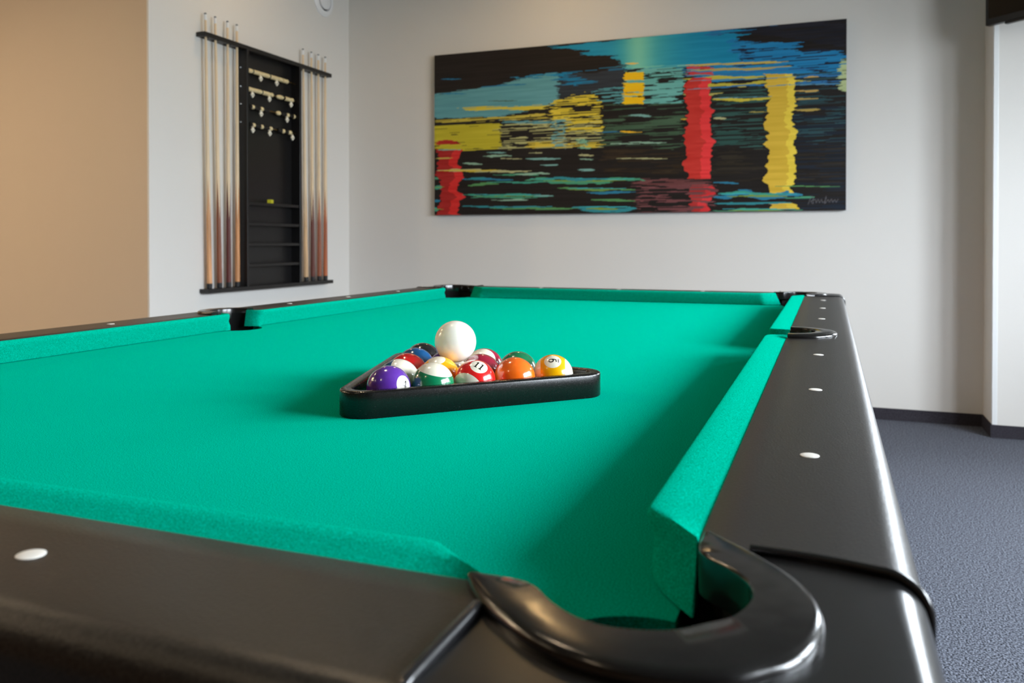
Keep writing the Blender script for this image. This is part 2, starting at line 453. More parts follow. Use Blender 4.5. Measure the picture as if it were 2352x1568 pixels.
def bead_path(kind):
    pts = []
    for n, z in rail_prof(0.07)[2:-2]:
        z2 = z + 0.0008; n2 = n + (0.0008 if n > OUT - 0.006 else 0)
        pts.append((n2, seam_t(n) - 0.001, z2) if kind == 'long' else (-0.0462, -n2, z2))
    return pts
for key, mp in CM.items():
    corner_cover(mp); casting(mp, C_OUT, C_IN); liner(mp, 0.015, -0.015, 0.0665, 0.045)
    for kind in ('long', 'short'):
        bm = bmesh.new(); add_tube(bm, [(*mp(x, y), z) for x, y, z in bead_path(kind)], 0.0027 if kind == 'long' else 0.0035)
        tpart('seam_bead', bm, M['trimbead'])
for mp in (CM['nr'], CM['nl']):
    casting(mp, S_OUT, S_IN, lift=0.0075); liner(mp, 0.045, YC, 0.050, 0.035)

# diamond sights
def sight(side, t, n=0.0985):
    bm = bmesh.new(); rings = []
    for s, z in ((1.0, -0.001), (1.0, 0.0003), (0.85, 0.0007), (0.45, 0.0009)):
        ring = []
        for k in range(24):
            a = 2 * math.pi * k / 24
            ca, sa = math.cos(a), math.sin(a)
            lt, ln_ = 0.0082 * s * ca, 0.0078 * s * sa
            x, y = MAPS[side](t + lt, n + ln_); ring.append(bm.verts.new((x, y, zr + z)))
        rings.append(ring)
    for a, b in zip(rings, rings[1:]):
        for k in range(24): bm.faces.new((a[k], a[(k + 1) % 24], b[(k + 1) % 24], b[k]))
    bm.faces.new(rings[-1]); bm.faces.new(rings[0][::-1])
    return tpart('diamond_sight', bm, M['sight'], angle=60)
for t in (0.292, 0.620, 0.949, 1.600, 1.930, 2.246): sight('right', t)
for t in (0.292, 0.605, 0.919, 1.555, 1.865, 2.196): sight('left', t)
for sd in ('near', 'far'):
    for t in (0.311, 0.6197, 0.928): sight(sd, t)

# body under the rails
tpart('cabinet', box((-W - 0.10, -0.10, -0.36), (0.10, L + 0.10, -0.105), 0.01), M['cabinet'])
tpart('cabinet_plinth', box((-W - 0.06, -0.06, -0.42), (0.06, L + 0.06, -0.36), 0.006), M['cabinet'])
for x in (-W + 0.08, -0.08):
    for y in (0.08, L - 0.08):
        bm = bmesh.new(); rows = []
        for z, h in ((-0.42, 0.085), (-0.55, 0.08), (-0.74, 0.055), (-0.775, 0.05)):
            rows.append([Vector((x + sx * h, y + sy * h, z)) for sx, sy in ((-1, -1), (1, -1), (1, 1), (-1, 1))])
        add_loft(bm, rows, True, True)
        lg = tpart('leg', bm, M['cabinet'])
        bm = lathe([(0.04, T - T), (0.04, 0.012), (0.03, 0.025)], 20, Matrix.Translation((x, y, -T)))
        tpart('levelling_foot', bm, M['rubber'], lg)

# ------------------------------------------------------------------ triangle and balls
D0 = 0.05715; R0 = D0 / 2; S = 0.060274; TH = 0.81548
O0 = np.array((-0.41636, 0.49758))
ev = np.array((math.cos(TH), math.sin(TH))); gv = np.array((math.cos(TH + math.pi / 3), math.sin(TH + math.pi / 3)))
kv = np.array((math.cos(TH + 2 * math.pi / 3), math.sin(TH + 2 * math.pi / 3)))
n_f = np.array((ev[1], -ev[0])); n_l = np.array((-gv[1], gv[0])); n_b = np.array((kv[1], -kv[0]))
V9 = O0 + ev * 4 * S
def isect(p, n, q, m_):
    A = np.array((n, m_)); return np.linalg.solve(A, np.array((n @ p, m_ @ q)))
def tri_outline(of, ol, ob, r, seg=12):
    """rounded triangle outline from three side offsets"""
    ofr, olr, obr = of - r, ol - r, ob - r
    c1 = isect(O0 + n_f * ofr, n_f, O0 + n_l * olr, n_l)
    c2 = isect(O0 + n_f * ofr, n_f, V9 + n_b * obr, n_b)
    c3 = isect(O0 + n_l * olr, n_l, V9 + n_b * obr, n_b)
    af, al, ab = (math.atan2(v[1], v[0]) for v in (n_f, n_l, n_b))
    pts = []
    for cc, a0 in ((c1, al), (c2, af), (c3, ab)):
        for k in range(seg + 1):
            a = a0 + math.radians(120) * k / seg
            pts.append(cc + r * np.array((math.cos(a), math.sin(a))))
    return pts
TZ = 0.0335
Oo = tri_outline(0.0450, 0.0560, 0.0560, 0.034); Oi = tri_outline(0.0302, 0.0400, 0.0400, 0.0185)
cen = sum(Oo) / len(Oo)
bm = bmesh.new()
def ringpts(P, z): return [bm.verts.new((q[0] - cen[0], q[1] - cen[1], z)) for q in P]
shrink = lambda P, Q, d: [a + (b - a) / np.linalg.norm(b - a) * d for a, b in zip(P, Q)]
rows = [ringpts(Oo, 0.0012), ringpts(Oo, TZ - 0.003), ringpts(shrink(Oo, Oi, 0.0008), TZ - 0.001), ringpts(shrink(Oo, Oi, 0.0028), TZ),
        ringpts(shrink(Oi, Oo, 0.0020), TZ), ringpts(shrink(Oi, Oo, 0.0004), TZ - 0.001), ringpts(Oi, TZ - 0.003), ringpts(Oi, 0.0012), ringpts(shrink(Oi, Oo, 0.001), 0.0), ringpts(shrink(Oo, Oi, 0.001), 0.0)]
n = len(Oo)
for a, b in zip(rows, rows[1:] + rows[:1]):
    for k in range(n): bm.faces.new((a[k], a[(k + 1) % n], b[(k + 1) % n], b[k]))
tri = obj('ball_triangle', bm, M['triangle'], None, (cen[0], cen[1], T), angle=50)
tag(tri, 'black wooden triangle rack holding the balls on the green cloth', 'ball rack')

def cam_dir(r, u, t):
    return (RT * r + UP * u - FW * t).normalized()
def ball_mat(name, col, stripe, circ=0.42):
    mt = new_mat(name, lin(*col), 0.05, 0.5, coat=1.0, coat_rough=0.17)
    N, Lk, b = nodes(mt)
    b.inputs['Coat IOR'].default_value = 1.55
    b.inputs['Subsurface Weight'].default_value = 0.25; b.inputs['Subsurface Radius'].default_value = (1, 0.9, 0.7); b.inputs['Subsurface Scale'].default_value = 0.008
    tc = N.new('ShaderNodeTexCoord'); sx = N.new('ShaderNodeSeparateXYZ'); Lk.new(tc.outputs['Object'], sx.inputs[0])
    def math_(op, a, v):
        q = N.new('ShaderNodeMath'); q.operation = op; Lk.new(a, q.inputs[0])
        if v is not None: q.inputs[1].default_value = v
        return q.outputs[0]
    cm = math_('GREATER_THAN', sx.outputs['X'], R0 * math.sqrt(1 - circ ** 2))
    ivory = lin(240, 234, 216)
    mix = N.new('ShaderNodeMix'); mix.data_type = 'RGBA'
    mix.inputs['A'].default_value = lin(*col); mix.inputs['B'].default_value = ivory
    Lk.new(cm, mix.inputs['Factor']); out = mix.outputs['Result']
    if stripe:
        az = math_('ABSOLUTE', sx.outputs['Z'], None); sm = math_('GREATER_THAN', az, R0 * 0.60)
        m2 = N.new('ShaderNodeMix'); m2.data_type = 'RGBA'; m2.inputs['B'].default_value = ivory
        Lk.new(out, m2.inputs['A']); Lk.new(sm, m2.inputs['Factor']); out = m2.outputs['Result']
    Lk.new(out, b.inputs['Base Color'])
    return mt
def ball_mesh(r):
    bm = bmesh.new(); bmesh.ops.create_uvsphere(bm, u_segments=64, v_segments=40, radius=r); return bm
BALL = ball_mesh(R0); finish(BALL, 60); BALL_ME = bpy.data.meshes.new('billiard_ball'); BALL.to_mesh(BALL_ME); BALL.free()
BALL_ME.materials.append(None)
def stroke2d(bm, pts, wd, A, Uv, Rv, scale, Rs):
    """a flat pen stroke bent on to the ball"""
    pts = [np.array(p, float) for p in resample(pts, 26)]
    prev = None
    for i, p in enumerate(pts):
        d = pts[min(i + 1, len(pts) - 1)] - pts[max(i - 1, 0)]; d = d / np.linalg.norm(d); nn = np.array((-d[1], d[0])) * wd / 2
        row = []
        for q in (p + nn, p - nn):
            v = (A + Rv * float(q[0]) * scale + Uv * float(q[1]) * scale).normalized() * Rs
            row.append(bm.verts.new(v))
        if prev: bm.faces.new((prev[0], prev[1], row[1], row[0]))
        prev = row
def circ(cx, cy, rx, ry, a0, a1, n=20):
    return [(cx + rx * math.cos(math.radians(a0 + (a1 - a0) * k / n)), cy + ry * math.sin(math.radians(a0 + (a1 - a0) * k / n))) for k in range(n + 1)]
GLYPH = {
    '1': [([(0, -0.5), (0, 0.5)], 0.16), ([(-0.2, 0.33), (0, 0.46)], 0.12), ([(-0.2, -0.47), (0.2, -0.47)], 0.09)],
    '9': [(circ(0, 0.2, 0.24, 0.28, 0, 360), 0.15), (circ(-0.02, 0.1, 0.26, 0.58, 0, -75), 0.15), ([(-0.22, -0.42), (0.0, -0.46)], 0.12), ([(-0.3, -0.72), (0.3, -0.72)], 0.09)],
    '4': [([(0.12, -0.5), (0.12, 0.5)], 0.15), ([(0.12, 0.48), (-0.32, -0.16)], 0.1), ([(-0.34, -0.17), (0.36, -0.17)], 0.11)],
}
def add_digits(ball, text, up_local):
    A = Vector((1, 0, 0)); Uv = (up_local - A * up_local.dot(A)).normalized(); Rv = Uv.cross(A)
    bm = bmesh.new(); wdt = 0.62
    for i, ch in enumerate(text):
        off = (i - (len(text) - 1) / 2) * wdt
        for pts, wd in GLYPH[ch]:
            stroke2d(bm, [(x + off, y) for x, y in pts], wd, A, Uv, Rv, 0.40, R0 * 1.0025)
    bmesh.ops.recalc_face_normals(bm, faces=bm.faces)
    me = bpy.data.meshes.new('number'); bm.to_mesh(me); bm.free(); me.materials.append(M['inkblack'])
    o = bpy.data.objects.new('number', me); COL.objects.link(o); o.parent = ball
    o['label'] = 'black number %s printed on the ball' % text
    return o
# i along the front side, j towards the far corner; colour, stripe, pole axis, number axis (camera right, up, towards)
base = (O0 * 3 + ev * S * 4 + gv * S * 4) / 3         # where the cue ball sits, over three balls
HID = (0.05, -0.75, -0.65)
BALLS = [
    (0, 0, (98, 48, 164), False, None, (0.80, 0.24, 0.55), '4', (-0.3, 0.5, -0.6), 'solid purple ball with a white spot at the near left corner of the triangle'),
    (1, 0, (0, 128, 82), True, (0.21, 0.975, 0.08), HID, None, None, 'white ball with a green stripe beside the purple ball in the triangle'),
    (2, 0, (228, 30, 30), True, (-0.45, -0.40, 0.80), (0.235, 0.80, 0.55), '11', (0.45, 0.40, -0.80), 'red striped ball numbered 11 in the near row of the triangle'),
    (3, 0, (255, 112, 20), False, None, HID, None, None, 'solid orange ball between the red striped and yellow striped balls'),
    (4, 0, (255, 184, 0), True, (0.99, 0.02, 0.05), (-0.02, 0.79, 0.61), '9', (-1, 0, 0), 'yellow striped ball numbered 9 at the right corner of the triangle'),
    (0, 1, (18, 96, 150), True, (0.60, 0.65, 0.45), HID, None, None, 'white ball with a blue stripe behind the solid purple ball'),
    (1, 1, (255, 174, 0), False, None, (-0.10, 0.93, 0.35), None, None, 'solid yellow ball with a white spot on top under the cue ball'),
    (2, 1, (150, 20, 50), False, None, HID, None, None, 'solid maroon ball behind the red striped number 11 ball'),
    (3, 1, (8, 118, 72), False, None, HID, None, None, 'solid green ball behind the solid orange ball'),
    (0, 2, (230, 22, 24), False, None, HID, None, None, 'solid red ball behind the blue striped ball'),
    (1, 2, (84, 44, 140), True, (0.9, 0.3, 0.3), HID, None, None, 'white ball mostly hidden directly beneath the cue ball'),
    (2, 2, (160, 24, 58), True, (-0.25, 0.50, 0.83), HID, None, None, 'white ball with a maroon stripe on the far right side of the triangle'),
    (0, 3, (10, 88, 148), False, None, HID, None, None, 'solid blue ball behind the solid red ball'),
    (1, 3, (238, 84, 36), True, (0.75, 0.50, 0.40), HID, None, None, 'orange striped ball half hidden behind the cue ball'),
    (0, 4, (22, 21, 24), False, None, HID, None, None, 'solid black ball at the far corner of the triangle'),
]
for i, j, col, stripe, pole, num, digit, dup_, label in BALLS:
    q = O0 + ev * S * i + gv * S * j
    if (i, j) in ((1, 1), (2, 1), (1, 2)): q = q + (q - base) * 0.040
    b = bpy.data.objects.new('billiard_ball', BALL_ME); COL.objects.link(b)
    A = cam_dir(*num)
    P = cam_dir(*pole) if pole else cam_dir(0.3, 0.1, -0.9)
    P = (P - A * P.dot(A)).normalized() if not stripe else P
    if stripe: A = (A - P * A.dot(P)).normalized()
    Yv = P.cross(A)
    mw = Matrix((A, Yv, P)).transposed()
    b.matrix_world = Matrix.Translation((q[0], q[1], T + R0)) @ mw.to_4x4()
    b.material_slots[0].link = 'OBJECT'
    b.material_slots[0].material = ball_mat('ball_gloss_%d_%d' % (i, j), col, stripe)
    tag(b, label, 'ball', 'billiard balls in the triangle')
    if digit: add_digits(b, digit, mw.transposed() @ cam_dir(*dup_))
RC = 0.0298
zc = math.sqrt((R0 + RC) ** 2 - S * S / 3 * 1.04 ** 2)
bm = ball_mesh(RC)
M['cueball'] = new_mat('ivory_gloss', lin(250, 247, 236), 0.06, 0.5, coat=1.0, coat_rough=0.17)
cn = nodes(M['cueball'])[2]; cn.inputs['Subsurface Weight'].default_value = 1.0; cn.inputs['Subsurface Radius'].default_value = (1, 0.92, 0.78); cn.inputs['Subsurface Scale'].default_value = 0.03
cb = obj('cue_ball', bm, M['cueball'], None, (base[0], base[1], T + R0 + zc), angle=60)
tag(cb, 'plain white cue ball resting on top of the racked balls', 'ball')

# ------------------------------------------------------------------ painting on the back wall
PXA, PXB, PZA, PZB, PYF = -2.430, 0.207, 0.4008 + T, 1.501 + T, 4.700
def value_noise(X, Y, cx, cy, seed):
    r = np.random.default_rng(seed); g = r.random((140, 420))
    u = (X / cx) % 415; v = (Y / cy) % 135
    iu = u.astype(int); iv = v.astype(int); fu = u - iu; fv = v - iv
    fu = fu * fu * (3 - 2 * fu); fv = fv * fv * (3 - 2 * fv)
    iu %= 415; iv %= 135
    return (g[iv, iu] * (1 - fu) * (1 - fv) + g[iv, iu + 1] * fu * (1 - fv) + g[iv + 1, iu] * (1 - fu) * fv + g[iv + 1, iu + 1] * fu * fv)
def homography(src, dst):
    A = []; B = []
    for (x, y), (u, v) in zip(src, dst):
        A += [[x, y, 1, 0, 0, 0, -u * x, -u * y], [0, 0, 0, x, y, 1, -v * x, -v * y]]; B += [u, v]
    h = np.linalg.solve(np.array(A, float), np.array(B, float)); return np.r_[h, 1].reshape(3, 3)
NU, NV = 860, 364
U, Vv = np.meshgrid(np.linspace(0, 1, NU + 1), np.linspace(0, 1, NV + 1))
Hm = homography([(0, 0), (1, 0), (0, 1), (1, 1)], [(42, 229), (2289, 33), (48, 1103), (2294, 1075)])
den = Hm[2, 0] * U + Hm[2, 1] * Vv + 1
X = (Hm[0, 0] * U + Hm[0, 1] * Vv + Hm[0, 2]) / den; Y = (Hm[1, 0] * U + Hm[1, 1] * Vv + Hm[1, 2]) / den
# strokes follow the canvas horizontals: streak coordinates run along the canvas itself
su, sv = U * 2250, Vv * 1000
img = np.empty(U.shape + (3,)); img[:] = (27, 22, 21)
img += (value_noise(su, sv, 160, 5, 3)[..., None] - 0.5) * 10
jag = (value_noise(su, sv, 230, 5.2, 5) - 0.5); jag2 = (value_noise(su, sv, 80, 3.2, 8) - 0.5); wav = (value_noise(su, sv, 500, 17, 9) - 0.5)
def inside(poly, XX, YY):
    m_ = np.zeros(XX.shape, bool); n_ = len(poly)
    for k in range(n_):
        x1, y1 = poly[k]; x2, y2 = poly[(k + 1) % n_]
        cnd = (y1 > YY) != (y2 > YY)
        with np.errstate(divide='ignore', invalid='ignore'):
            xi = (x2 - x1) * (YY - y1) / (y2 - y1 + 1e-9) + x1
        m_ ^= cnd & (XX < xi)
    return m_
def paint(poly, col, amp=60, dens=1.0, cell=(120, 7), seed=1, alpha=1.0, jy=6):
    global img
    m_ = inside(poly, X + amp * 2 * jag + amp * 0.7 * jag2, Y + jy * 2 * jag2)
    if dens < 1: 
        nz = 0.7 * value_noise(su, sv, cell[0], cell[1] * 0.8, seed) + 0.3 * value_noise(su, sv, cell[0] * 0.5, cell[1] * 0.45, seed + 100)
        m_ &= nz > np.quantile(nz, 1 - dens)
    colr = np.array(col, float)
    var = (value_noise(su, sv, 140, 9, seed + 50)[..., None] - 0.5) * 16
    img = np.where(m_[..., None], img * (1 - alpha) + (colr + var) * alpha, img)
def dab(x0, x1, y, h, col, seed=0, tilt=0.0):
    """one long lens shaped brush mark"""
    global img
    t = (X - x0) / (x1 - x0); yc = y + tilt * (X - x0) + h * 0.9 * (value_noise(su, sv, 110, 400, 77 + seed) - 0.5)
    prof = np.clip(4 * t * (1 - t), 0, 1) ** 0.6 * h / 2 * (0.35 + 0.9 * value_noise(su, sv, 60, 7, 31 + seed)) + 4.0 * (value_noise(su, sv, 45, 3, 61 + seed) - 0.5) * (h > 9)
    m_ = (t > 0) & (t < 1) & (np.abs(Y - yc) < prof)
    img = np.where(m_[..., None], np.array(col, float), img)
# large fields
paint([(30, 446), (130, 430), (300, 405), (430, 378), (560, 350), (725, 322), (728, 470), (680, 500), (400, 562), (30, 575)], (92, 152, 160), 26, seed=2)
paint([(640, 186), (860, 165), (1090, 140), (1500, 92), (1860, 90), (1700, 132), (1690, 272), (1400, 300), (1090, 300), (1080, 262), (1025, 262), (1020, 228), (850, 225), (880, 200)], (16, 132, 168), 34, seed=3)
paint([(1500, 92), (1880, 60), (1850, 100), (1500, 128)], (34, 104, 150), 60, 0.5, seed=4)
paint([(1675, 140), (1840, 165), (2050, 160), (2020, 190), (1850, 205), (2250, 205), (2300, 240), (2300, 335), (1850, 345), (1560, 380), (1390, 320), (1690, 265)], (26, 122, 172), 50, seed=5)
paint([(1690, 150), (2250, 200), (2300, 330), (1700, 300)], (24, 34, 56), 60, 0.24, (110, 8), seed=6)
paint([(1500, 130), (1660, 112), (1850, 118), (2050, 150), (2300, 190), (2300, 25), (1880, 70)], (26, 26, 36), 60, 0.86, (200, 9), seed=7)
paint([(1085, 290), (1410, 285), (1405, 490), (1085, 500)], (106, 176, 168), 20, 0.72, (90, 8), seed=8)
paint([(720, 340), (960, 322), (1082, 276), (1080, 420), (900, 440), (720, 482)], (44, 50, 58), 20, seed=9)
paint([(720, 325), (1080, 285), (1080, 300), (900, 318), (725, 352)], (18, 124, 168), 60, 0.75, seed=10)
paint([(725, 352), (900, 350), (900, 392), (725, 392)], (20, 116, 158), 50, 0.45, seed=11)
paint([(480, 345), (725, 322), (725, 340), (480, 352)], (28, 130, 172), 60, 0.8, seed=12)
# pale glow column in the blue
gl = np.exp(-((X - 1160) / 75) ** 2)[..., None] * inside([(1000, 120), (1400, 80), (1400, 300), (1000, 300)], X, Y)[..., None] * (img[..., 2:3] > 110)
img = img * (1 - 0.85 * gl) + np.array((150, 214, 176)) * 0.85 * gl
gl = (0.5 * np.exp(-((X - 1200) / 170) ** 2))[..., None] * inside([(700, 100), (1750, 60), (1750, 300), (700, 300)], X, Y)[..., None] * (img[..., 2:3] > 110)
img = img * (1 - gl) + np.array((104, 190, 172)) * gl
paint([(930, 400), (1085, 400), (1085, 500), (930, 490)], (84, 150, 156), 40, 0.42, (80, 7), seed=13)
paint([(1190, 330), (1400, 320), (1400, 360), (1190, 350)], (30, 60, 50), 50, 0.4, (90, 6), seed=14)
# dark green water
paint([(970, 500), (1410, 490), (1410, 745), (970, 745)], (62, 88, 66), 40, 0.40, (150, 7), seed=15)
paint([(970, 740), (1410, 740), (1410, 880), (970, 880)], (48, 36, 22), 40, 0.35, (150, 7), seed=16)
paint([(1565, 410), (1850, 400), (1850, 740), (1565, 740)], (44, 80, 74), 30, 0.42, (140, 7), seed=17)
paint([(2000, 330), (2300, 320), (2300, 720), (2000, 720)], (38, 70, 76), 40, 0.36, (150, 7), seed=18)
paint([(1565, 740), (2300, 720), (2300, 940), (1565, 940)], (44, 38, 28), 60, 0.28, (170, 7), seed=19)
paint([(1990, 480), (2300, 520), (2300, 1070), (2010, 1070)], (20, 30, 44), 40, 0.3, (170, 8), seed=20)
# yellow passages on the left
paint([(200, 515), (420, 508), (660, 502), (650, 526), (210, 532)], (208, 190, 62), 40, 0.85, seed=21)
paint([(30, 578), (300, 566), (690, 545), (690, 572), (30, 606)], (190, 172, 66), 60, 0.62, (150, 6), seed=22)
paint([(30, 614), (408, 600), (408, 742), (200, 752), (30, 738)], (186, 174, 44), 12, 0.92, (130, 6), seed=23, jy=4)
paint([(408, 600), (720, 575), (955, 560), (955, 735), (408, 742)], (178, 176, 118), 40, 0.34, (110, 6), seed=24)
paint([(690, 470), (900, 430), (955, 490), (965, 650), (690, 650)], (212, 190, 58), 24, 0.55, (90, 7), seed=25)
paint([(560, 700), (950, 700), (950, 730), (560, 735)], (206, 182, 62), 40, 0.7, (160, 7), seed=26)
paint([(690, 580), (760, 580), (760, 740), (690, 740)], (110, 160, 158), 20, 0.5, (60, 8), seed=27)
paint([(830, 690), (885, 690), (885, 740), (830, 740)], (120, 170, 140), 20, 0.8, (60, 8), seed=28)
paint([(410, 585), (740, 590), (740, 602), (410, 602)], (92, 150, 160), 40, 0.9, seed=29)
# orange block
for y0, y1 in ((322, 364), (380, 430), (434, 452), (458, 496)):
    paint([(1078, y0), (1186, y0), (1188, y1), (1076, y1)], (250, 192, 20), 9, seed=30, jy=3)
dab(1085, 1160, 272, 14, (226, 190, 96)); dab(1060, 1180, 647, 11, (232, 178, 30)); dab(905, 1062, 648, 8, (40, 120, 160))
# thin yellow and pale lines across the right half
for x0, x1, y, h, cl in ((1410, 2030, 287, 16, (196, 172, 86)), (1420, 2000, 316, 16, (178, 160, 92)), (1400, 1860, 362, 20, (190, 178, 64)), (1400, 2130, 395, 24, (188, 176, 62)),
                         (1860, 2140, 362, 16, (206, 170, 90)), (1400, 1640, 448, 16, (172, 166, 90)), (1560, 1900, 476, 22, (196, 182, 60)), (2010, 2140, 428, 16, (190, 156, 84)),
                         (1990, 2140, 470, 12, (170, 146, 84)), (2000, 2150, 530, 16, (170, 146, 72)), (1760, 1860, 542, 8, (160, 150, 80)), (1390, 1430, 578, 8, (200, 168, 50))):
    dab(x0, x1, y, h, cl, int(y) % 40, -0.035)
for x0, x1, y, h in ((1400, 2140, 342, 14), (1420, 2290, 412, 10), (2000, 2280, 352, 16), (2040, 2270, 392, 14)):
    dab(x0, x1, y, h, (44, 112, 164), int(y) % 30, -0.05)
# posts of red and yellow
def post(x0, x1, y0, y1, ca, cb_, split, amp, seed):
    global img
    wv = amp * ((value_noise(su * 0, sv, 1, 36, seed) - 0.5) * 1.5 + (value_noise(su * 0, sv, 1, 11, seed + 1) - 0.5) * 0.7)
    wr = amp * ((value_noise(su * 0, sv, 1, 34, seed + 2) - 0.5) * 1.5 + (value_noise(su * 0, sv, 1, 11, seed + 3) - 0.5) * 0.7)
    m_ = (X > x0 + wv) & (X < x1 + wr) & (Y > y0 + 8 * jag2) & (Y < y1)
    colr = np.where((X > split + wr)[..., None], np.array(cb_, float), np.array(ca, float)) + (value_noise(su, sv, 120, 10, seed + 9)[..., None] - 0.5) * 18
    img = np.where(m_[..., None], colr, img)
post(1424, 1562, 352, 905, (192, 48, 40), (222, 54, 56), 1508, 26, 40)
post(1426, 1562, 935, 1090, (170, 44, 42), (206, 50, 54), 1508, 34, 44)
for y0, y1 in ((292, 305), (322, 340)): paint([(1425, y0), (1556, y0), (1556, y1), (1425, y1)], (196, 58, 58), 16, seed=41, jy=3)
post(1856, 2006, 332, 990, (208, 172, 56), (226, 198, 68), 1965, 30, 48)
post(1872, 2020, 1034, 1070, (200, 164, 52), (214, 184, 60), 1965, 30, 50)
for x0, x1, y, h in ((1400, 2100, 374, 7), (1850, 2290, 400, 7), (1560, 1900, 466, 6), (1420, 1560, 345, 9), (1420, 1560, 418, 6)): dab(x0, x1, y, h, (92, 140, 160), 5, -0.04)
post(70, 198, 742, 1110, (158, 32, 30), (204, 42, 40), 150, 32, 52)
paint([(45, 697), (170, 694), (170, 714), (45, 716)], (168, 34, 30), 24, seed=53)
paint([(2250, 262), (2310, 258), (2310, 428), (2250, 422)], (176, 190, 138), 22, 0.74, (400, 12), seed=54)
# maroon passage and teal water at the foot
paint([(1150, 905), (1560, 908), (1550, 945), (1150, 935)], (106, 62, 62), 60, 0.85, seed=60)
paint([(1150, 935), (1555, 940), (1545, 1090), (1150, 1092)], (112, 66, 68), 50, 0.5, (90, 9), seed=61)
TE = [(70, 146, 112), (46, 132, 140), (84, 140, 84), (40, 120, 150), (60, 150, 128)]
for k, (x0, x1, y, h) in enumerate(((540, 1200, 915, 34), (640, 1000, 905, 16), (720, 1150, 962, 18), (880, 1150, 982, 16), (200, 700, 995, 18), (240, 620, 1006, 10), (800, 1155, 1068, 36), (900, 1150, 1022, 14),
        (200, 480, 905, 14), (330, 760, 925, 10), (360, 640, 880, 10), (200, 700, 1055, 12), (350, 860, 1066, 12), (1570, 2060, 1000, 42), (1600, 2000, 985, 14), (1565, 2060, 1076, 20), (1570, 2000, 1040, 16),
        (1900, 2260, 945, 8), (1570, 1720, 928, 10), (42, 90, 945, 30), (42, 70, 905, 14), (220, 330, 900, 16), (230, 400, 935, 16), (42, 80, 1020, 14), (42, 70, 1070, 26), (1950, 2130, 1010, 14))):
    dab(x0, x1, y, h, TE[k % 5], k)
    if h > 16: dab(x0 + 60, x1 - 80, y + 2, h * 0.3, (120, 146, 60), k + 3); dab(x0 + 20, x1 - 30, y - h * 0.3, h * 0.22, (60, 170, 176), k + 6)
PA = [(140, 176, 152), (120, 168, 160), (178, 176, 128)]
for k, (x0, x1, y, h) in enumerate(((310, 470, 780, 12), (540, 740, 796, 13), (400, 530, 795, 7), (200, 310, 822, 12), (620, 725, 826, 10), (830, 920, 774, 12), (840, 920, 798, 9), (830, 925, 860, 12), (60, 580, 858, 17),
        (480, 680, 880, 14), (330, 440, 760, 8), (560, 640, 762, 7), (360, 560, 1020, 10), (590, 700, 1000, 8), (1040, 1320, 795, 9), (1100, 1320, 706, 10), (1100, 1230, 560, 14), (1570, 1640, 580, 14), (1000, 1180, 715, 9), (60, 200, 745, 8))):
    dab(x0, x1, y, h, PA[k % 3], k)
dab(60, 400, 860, 11, (200, 178, 60), 2); dab(42, 150, 792, 8, (190, 170, 80), 4); dab(80, 190, 358, 9, (30, 110, 150)); dab(560, 640, 352, 7, (34, 120, 160))
dab(80, 220, 438, 9, (30, 122, 160)); dab(230, 560, 402, 8, (30, 116, 156), 3, -0.05); dab(330, 500, 478, 6, (70, 96, 70)); dab(150, 420, 405, 10, (27, 22, 21), 2, -0.06)
# the painter's faint scrawl in the lower right corner
sig = [(2088, 1045), (2100, 1012), (2112, 1000), (2116, 1040), (2104, 1028), (2126, 1018), (2132, 1036), (2142, 1016), (2150, 1036), (2160, 1018), (2168, 1034), (2182, 1022), (2186, 1000), (2178, 1040), (2196, 1020), (2204, 1034), (2214, 1016), (2222, 1032), (2232, 1018), (2240, 1032), (2252, 1014)]
sp = catmull(sig, 5)
for q1, q2 in zip(sp, sp[1:]):
    d = q2 - q1; LL = max(d @ d, 1e-6); tt = np.clip(((X - q1[0]) * d[0] + (Y - q1[1]) * d[1]) / LL, 0, 1)
    dist = np.hypot(X - q1[0] - tt * d[0], Y - q1[1] - tt * d[1])
    img = np.where((dist < 1.5)[..., None], np.array((92, 91, 96.0)), img)
srgb = np.clip(img / 255.0 * 1.06, 0, 1)
linr = np.where(srgb <= 0.04045, srgb / 12.92, ((srgb + 0.055) / 1.055) ** 2.4)

YB -= 0.002
paint_t = thing('painting', 'wide abstract painting of coloured light reflections on dark water hung on the back wall', 'painting', ((PXA + PXB) / 2, YB, PZA))
PO = Vector(paint_t.location)
gx = PXA + (PXB - PXA) * U; gz = PZB + (PZA - PZB) * Vv
co = np.stack([gx - PO.x, np.full(gx.shape, PYF - PO.y), gz - PO.z], -1).reshape(-1, 3).astype(np.float32)
idx = np.arange((NU + 1) * (NV + 1)).reshape(NV + 1, NU + 1)
quads = np.stack([idx[1:, :-1], idx[1:, 1:], idx[:-1, 1:], idx[:-1, :-1]], -1).reshape(-1, 4).astype(np.int32)
me = bpy.data.meshes.new('canvas_print')
me.vertices.add(len(co)); me.vertices.foreach_set('co', co.ravel())
me.loops.add(quads.size); me.loops.foreach_set('vertex_index', quads.ravel())
me.polygons.add(len(quads)); me.polygons.foreach_set('loop_start', np.arange(0, quads.size, 4, dtype=np.int32))
me.update(calc_edges=True)
at = me.color_attributes.new('print', 'FLOAT_COLOR', 'POINT')
at.data.foreach_set('color', np.concatenate([linr, np.ones(U.shape + (1,))], -1).reshape(-1).astype(np.float32))
mt = new_mat('printed_canvas', (0.1, 0.1, 0.1, 1), 0.55, 0.3)
N, Lk, b = nodes(mt); ca = N.new('ShaderNodeVertexColor'); ca.layer_name = 'print'; Lk.new(ca.outputs[0], b.inputs['Base Color'])
me.materials.append(mt)
pr_o = bpy.data.objects.new('canvas_print', me); COL.objects.link(pr_o); pr_o.parent = paint_t
obj('canvas_body', box((PXA - PO.x, PYF + 0.0006 - PO.y, 0), (PXB - PO.x, 0, PZB - PO.z)), M['sidecanvas'], paint_t, smooth=False)

YB += 0.002
